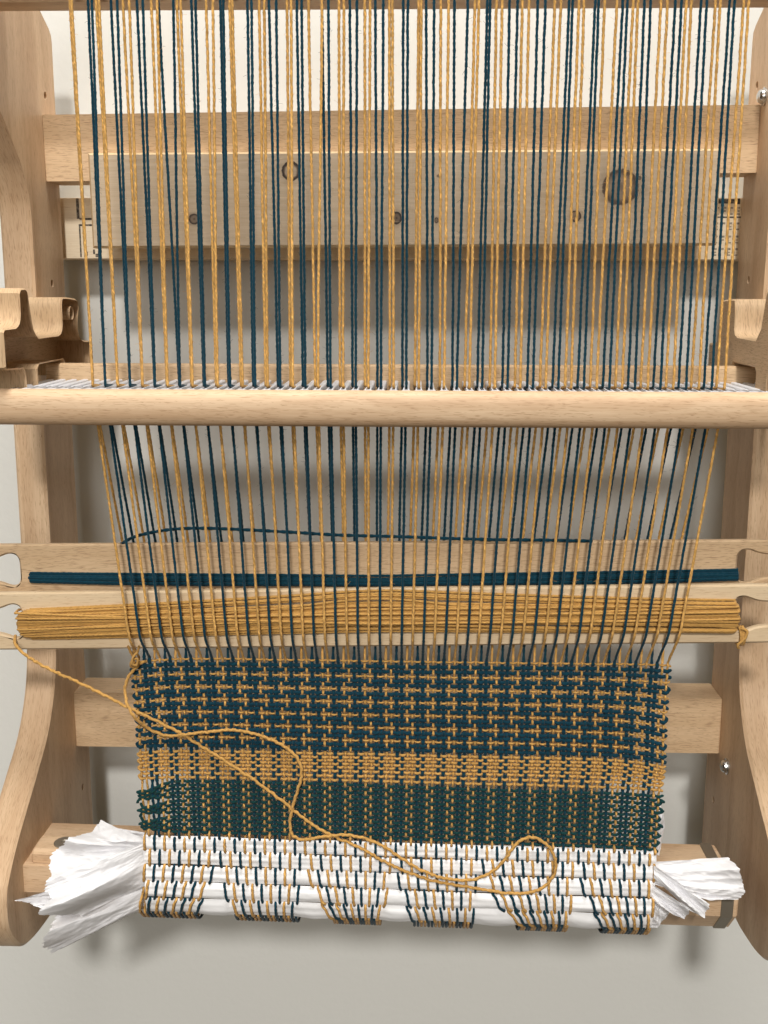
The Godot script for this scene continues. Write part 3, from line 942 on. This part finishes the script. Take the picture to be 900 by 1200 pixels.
func make_shuttles() -> void:
	# the navy one, behind; local origin at its middle
	var o := thing("stick_shuttle", "wooden stick shuttle wound with a thin bundle of navy yarn, the upper one", "shuttle", "stick shuttles in the open shed")
	var s := Shape.new()
	solid(s, shuttle_outline(0.0146, 0.0085, -0.1985, 0.1975), Vector3.RIGHT, Vector3.UP, -0.0022, 0.0022, 0.0009, Vector3.RIGHT, [], false, 40.0)
	part("shuttle_stick", s, beech_pink, o)
	for q in 11:
		var yl := -0.0064 + 0.0048 * (q % 7) / 6.0
		var ym := -0.0090 + 0.0044 * (q % 7) / 6.0 + rng.randf_range(-0.0006, 0.0006)
		var yr := -0.0070 + 0.0052 * (q % 7) / 6.0
		var lift := 0.0029 + 0.0012 * (q / 7) + rng.randf_range(-0.0005, 0.0007)
		wind(o, -0.1985 + 0.0065 + rng.randf_range(0, 0.001), 0.1975 - 0.001, yl, ym, yr, lift, 0.00080, navy, 0.0027)
	o.position = Vector3(-0.0212, -0.1505, 0.0142)
	o.rotation.z = 0.0150
	# the mustard one, in front
	o = thing("stick_shuttle", "wooden stick shuttle wound thick with mustard yarn, just above the woven cloth", "shuttle", "stick shuttles in the open shed")
	s = Shape.new()
	solid(s, shuttle_outline(0.0165, 0.0088, -0.1950, 0.1950), Vector3.RIGHT, Vector3.UP, -0.0024, 0.0024, 0.0010, Vector3.RIGHT, [], false, 40.0)
	part("shuttle_stick", s, beech_pale, o)
	for q in 44:
		var row := q % 22
		var f := row / 21.0
		var yl := lerpf(-0.0092, 0.0078, f) + rng.randf_range(-0.0008, 0.0008)
		var ym := lerpf(-0.0066, 0.0158, f) + rng.randf_range(-0.0012, 0.0012)
		var yr := lerpf(-0.0092, 0.0082, clampf(f + rng.randf_range(-0.12, 0.12), 0.0, 1.0))
		if q >= 30:
			yl = rng.randf_range(-0.0075, 0.0065)
			ym = rng.randf_range(-0.0045, 0.0125)
			yr = rng.randf_range(-0.0080, 0.0070)
		var round_off := 1.0 - pow(absf(f * 2.0 - 1.0), 2.5)
		var lift := 0.0030 + 0.0030 * round_off + (0.0 if q < 22 else 0.0010) + rng.randf_range(-0.0009, 0.0009)
		wind(o, -0.1950 - 0.0004 * (q % 3) + 0.0060 * pow(absf(f * 2.0 - 1.0), 2.0), 0.1950 + 0.0004 * (q % 3) - 0.0020 * pow(absf(f * 2.0 - 1.0), 2.0), yl, ym, yr, lift, 0.00076, mustard, 0.0030)
	var tie := Shape.new()
	for q in 3:
		var pts: Array = []
		for e in 13:
			var a := TAU * e / 12.0
			pts.append(Vector3(0.1985 + q * 0.0011 + 0.0006 * sin(a), -0.0128 + 0.0052 * cos(a), 0.0038 * sin(a)))
		yarn(tie, smooth3(pts, 0.0008), 0.0008, mustard, Vector3.RIGHT)
	yarn(tie, smooth3([Vector3(0.1990, -0.0076, 0.0036), Vector3(0.2020, -0.0090, 0.0044), Vector3(0.2010, -0.0130, 0.0046), Vector3(0.1975, -0.0170, 0.0040), Vector3(0.1985, -0.0190, 0.0030)], 0.0008), 0.0009, mustard, Vector3.BACK)
	part("yarn_tie", tie, yarn_mat, o)
	o.position = Vector3(-0.0216, -0.1762, 0.0232)
	o.rotation.z = 0.0215
	var loose := Shape.new()
	var run := kinked(smooth3([Vector3(-0.2224, -0.1899, 0.0220), Vector3(-0.2209, -0.1914, 0.0280), Vector3(-0.2167, -0.1953, 0.0310), Vector3(-0.2100, -0.2003, 0.0320), Vector3(-0.1986, -0.2062, 0.0330), Vector3(-0.1810, -0.2144, 0.0330), Vector3(-0.1578, -0.2270, 0.0330), Vector3(-0.1425, -0.2356, 0.0310), Vector3(-0.1277, -0.2444, 0.0300), Vector3(-0.1117, -0.2549, 0.0300), Vector3(-0.0926, -0.2674, 0.0310), Vector3(-0.0735, -0.2816, 0.0320), Vector3(-0.0591, -0.2932, 0.0330), Vector3(-0.0470, -0.3003, 0.0340), Vector3(-0.0301, -0.3070, 0.0365), Vector3(-0.0108, -0.3171, 0.0375), Vector3(0.0084, -0.3251, 0.0375), Vector3(0.0301, -0.3294, 0.0375), Vector3(0.0565, -0.3331, 0.0375), Vector3(0.0708, -0.3308, 0.0375), Vector3(0.0787, -0.3231, 0.0378), Vector3(0.0803, -0.3132, 0.0378), Vector3(0.0757, -0.3036, 0.0375), Vector3(0.0662, -0.2989, 0.0370), Vector3(0.0582, -0.3031, 0.0370), Vector3(0.0522, -0.3118, 0.0375), Vector3(0.0452, -0.3196, 0.0378), Vector3(0.0333, -0.3249, 0.0380), Vector3(0.0180, -0.3240, 0.0382), Vector3(0.0036, -0.3184, 0.0384), Vector3(-0.0085, -0.3104, 0.0382), Vector3(-0.0195, -0.3037, 0.0375), Vector3(-0.0339, -0.3000, 0.0362), Vector3(-0.0494, -0.3017, 0.0345), Vector3(-0.0620, -0.3042, 0.0340), Vector3(-0.0683, -0.2999, 0.0335), Vector3(-0.0682, -0.2898, 0.0330), Vector3(-0.0642, -0.2745, 0.0325), Vector3(-0.0622, -0.2645, 0.0318), Vector3(-0.0660, -0.2543, 0.0308), Vector3(-0.0789, -0.2462, 0.0300), Vector3(-0.0970, -0.2411, 0.0296), Vector3(-0.1157, -0.2414, 0.0320), Vector3(-0.1354, -0.2447, 0.0296), Vector3(-0.1473, -0.2408, 0.0296), Vector3(-0.1548, -0.2298, 0.0360), Vector3(-0.1601, -0.2216, 0.0290), Vector3(-0.1590, -0.2124, 0.0280), Vector3(-0.1549, -0.2069, 0.0280), Vector3(-0.1515, -0.2036, 0.0260), Vector3(-0.1488, -0.2036, 0.0230)], 0.0008), 0.0007)
	yarn(loose, run, 0.00098, mustard * 1.05, Vector3(0.1, 0.15, 1.0), 0.0036, 8, 0.3)
	for q in 160:
		fibres(loose, run[rng.randi_range(4, run.size() - 4)], mustard, 0.0008)
	var l := part("loose_weft_yarn", loose, yarn_mat, self)
	tag(l, "loose mustard yarn running from the shuttle and looping across the woven cloth", "yarn")
	var tail := Shape.new()
	yarn(tail, smooth3([Vector3(-0.1668, -0.1418, 0.0100), Vector3(-0.1602, -0.1369, 0.0160), Vector3(-0.1534, -0.1330, 0.0200), Vector3(-0.1434, -0.1301, 0.0220), Vector3(-0.1306, -0.1281, 0.0220), Vector3(-0.1142, -0.1275, 0.0220), Vector3(-0.0909, -0.1282, 0.0220), Vector3(-0.0653, -0.1294, 0.0220), Vector3(-0.0397, -0.1307, 0.0220), Vector3(-0.0073, -0.1315, 0.0210), Vector3(0.0345, -0.1328, 0.0200), Vector3(0.0717, -0.1334, 0.0180), Vector3(0.0971, -0.1341, 0.0160)], 0.0008), 0.0010, navy, Vector3(0.1, 0.2, 1.0), 0.0040)
	l = part("loose_weft_yarn", tail, yarn_mat, self)
	tag(l, "navy yarn tail lying across the shed just above the upper shuttle", "yarn")


func kinked(pts: PackedVector3Array, amount: float) -> PackedVector3Array:
	for q in pts.size():
		var l := q * 9.0
		pts[q] += Vector3(wobble.get_noise_2d(l, 11.0), wobble.get_noise_2d(l, 23.0), 0.25 * absf(wobble.get_noise_2d(l, 37.0))) * amount
	return pts


func fibres(s: Shape, p: Vector3, colour: Color, from: float) -> void:
	var a := rng.randf() * TAU
	var dir := Vector3(cos(a), sin(a), rng.randf_range(0.1, 0.9)).normalized()
	var l := rng.randf_range(0.0008, 0.0020)
	var bend := Vector3(rng.randf_range(-1, 1), rng.randf_range(-1, 1), rng.randf_range(-0.4, 1)) * 0.0005
	yarn(s, PackedVector3Array([p + dir * from, p + dir * (from + l * 0.5) + bend, p + dir * (from + l) + bend * 2.0]), 0.00006, colour * 1.25, Vector3(0.3, 0.5, 0.8), 0.01, 3, 0.2)


func wind(o: Node, xl: float, xr: float, yl: float, ym: float, yr: float, lift: float, r: float, colour: Color, thick: float) -> void:
	var sag := rng.randf_range(-0.0006, 0.0006)
	var pts := [Vector3(xl + 0.003, yl * 0.9, -thick), Vector3(xl - 0.0012, yl * 0.95, -thick * 0.5), Vector3(xl - 0.0016, yl, 0.0), Vector3(xl - 0.0010, yl, lift * 0.75), Vector3(xl + 0.004, yl, lift)]
	for q in range(1, 8):
		var t := q / 8.0
		var y := lerpf(lerpf(yl, ym, t * 2.0), lerpf(ym, yr, t * 2.0 - 1.0), 1.0 if t > 0.5 else 0.0)
		pts.append(Vector3(lerpf(xl, xr, t), y + sag * sin(t * 9.0), lift + 0.0003 * sin(PI * t)))
	pts.append_array([Vector3(xr - 0.004, yr, lift), Vector3(xr + 0.0010, yr, lift * 0.75), Vector3(xr + 0.0016, yr, 0.0), Vector3(xr + 0.0012, yr * 0.95, -thick * 0.5), Vector3(xr - 0.003, yr * 0.9, -thick)])
	var s := Shape.new()
	yarn(s, smooth3(pts, 0.0012), r, colour, Vector3(0.05, 0.3, 1.0), 0.0034, 7, 0.2)
	part("wound_yarn", s, yarn_mat, o)


func _ready() -> void:
	rng.seed = 11
	wobble.seed = 4
	wobble.frequency = 0.02
	# camera
	var cam := Camera3D.new()
	cam.name = "camera"
	add_child(cam)
	cam.transform = Transform3D(Basis(Vector3(0.9996, 0.0024, -0.0287), Vector3(-0.0080, 0.9806, -0.1960), Vector3(0.0276, 0.1962, 0.9802)), Vector3(0, 0, 0.61))
	cam.fov = rad_to_deg(2.0 * atan(600.0 / 1300.0))
	cam.near = 0.02
	cam.far = 20.0
	# light: a room with a ceiling lamp behind the viewer and a soft light above
	var env := Environment.new()
	env.background_mode = Environment.BG_COLOR
	env.background_color = Color(0.86, 0.77, 0.62)
	env.background_energy_multiplier = 0.11
	env.tonemap_mode = Environment.TONE_MAPPER_LINEAR
	env.tonemap_exposure = 1.0
	env.sdfgi_enabled = true
	env.ssao_enabled = true
	env.ssil_enabled = true
	var we := WorldEnvironment.new()
	we.name = "room_air"
	we.environment = env
	add_child(we)
	var lamp := OmniLight3D.new()
	lamp.name = "ceiling_lamp"
	lamp.position = Vector3(0.10, 3.75, 5.90)
	lamp.light_energy = 29.0
	lamp.light_size = 0.32
	lamp.light_color = Color(1.0, 0.985, 0.96)
	lamp.omni_range = 12.0
	lamp.omni_attenuation = 2.0
	lamp.shadow_enabled = true
	add_child(lamp)
	var panel := AreaLight3D.new()
	panel.name = "ceiling_panel"
	panel.position = Vector3(0.0, 1.35, 0.36)
	panel.rotation.x = -PI / 2
	panel.area_size = Vector2(0.45, 1.0)
	panel.light_energy = 3.0
	panel.light_color = Color(1.0, 0.99, 0.965)
	panel.area_range = 12.0
	panel.area_attenuation = 2.0
	panel.shadow_enabled = true
	add_child(panel)
	var windows := AreaLight3D.new()   # the bright far side of the room, behind the viewer
	windows.name = "room_light"
	windows.position = Vector3(-0.25, 0.5, 2.6)
	windows.rotation.x = -0.2
	windows.area_size = Vector2(0.8, 1.0)
	windows.light_energy = 1.9
	windows.light_color = Color(1.0, 0.99, 0.965)
	windows.area_range = 12.0
	windows.area_attenuation = 2.0
	windows.shadow_enabled = true
	add_child(windows)
	make_materials()
	make_wall()
	make_rail()
	make_pine_board()
	make_loom()
	make_heddle()
	make_weaving()
	make_tissue()
	make_shuttles()
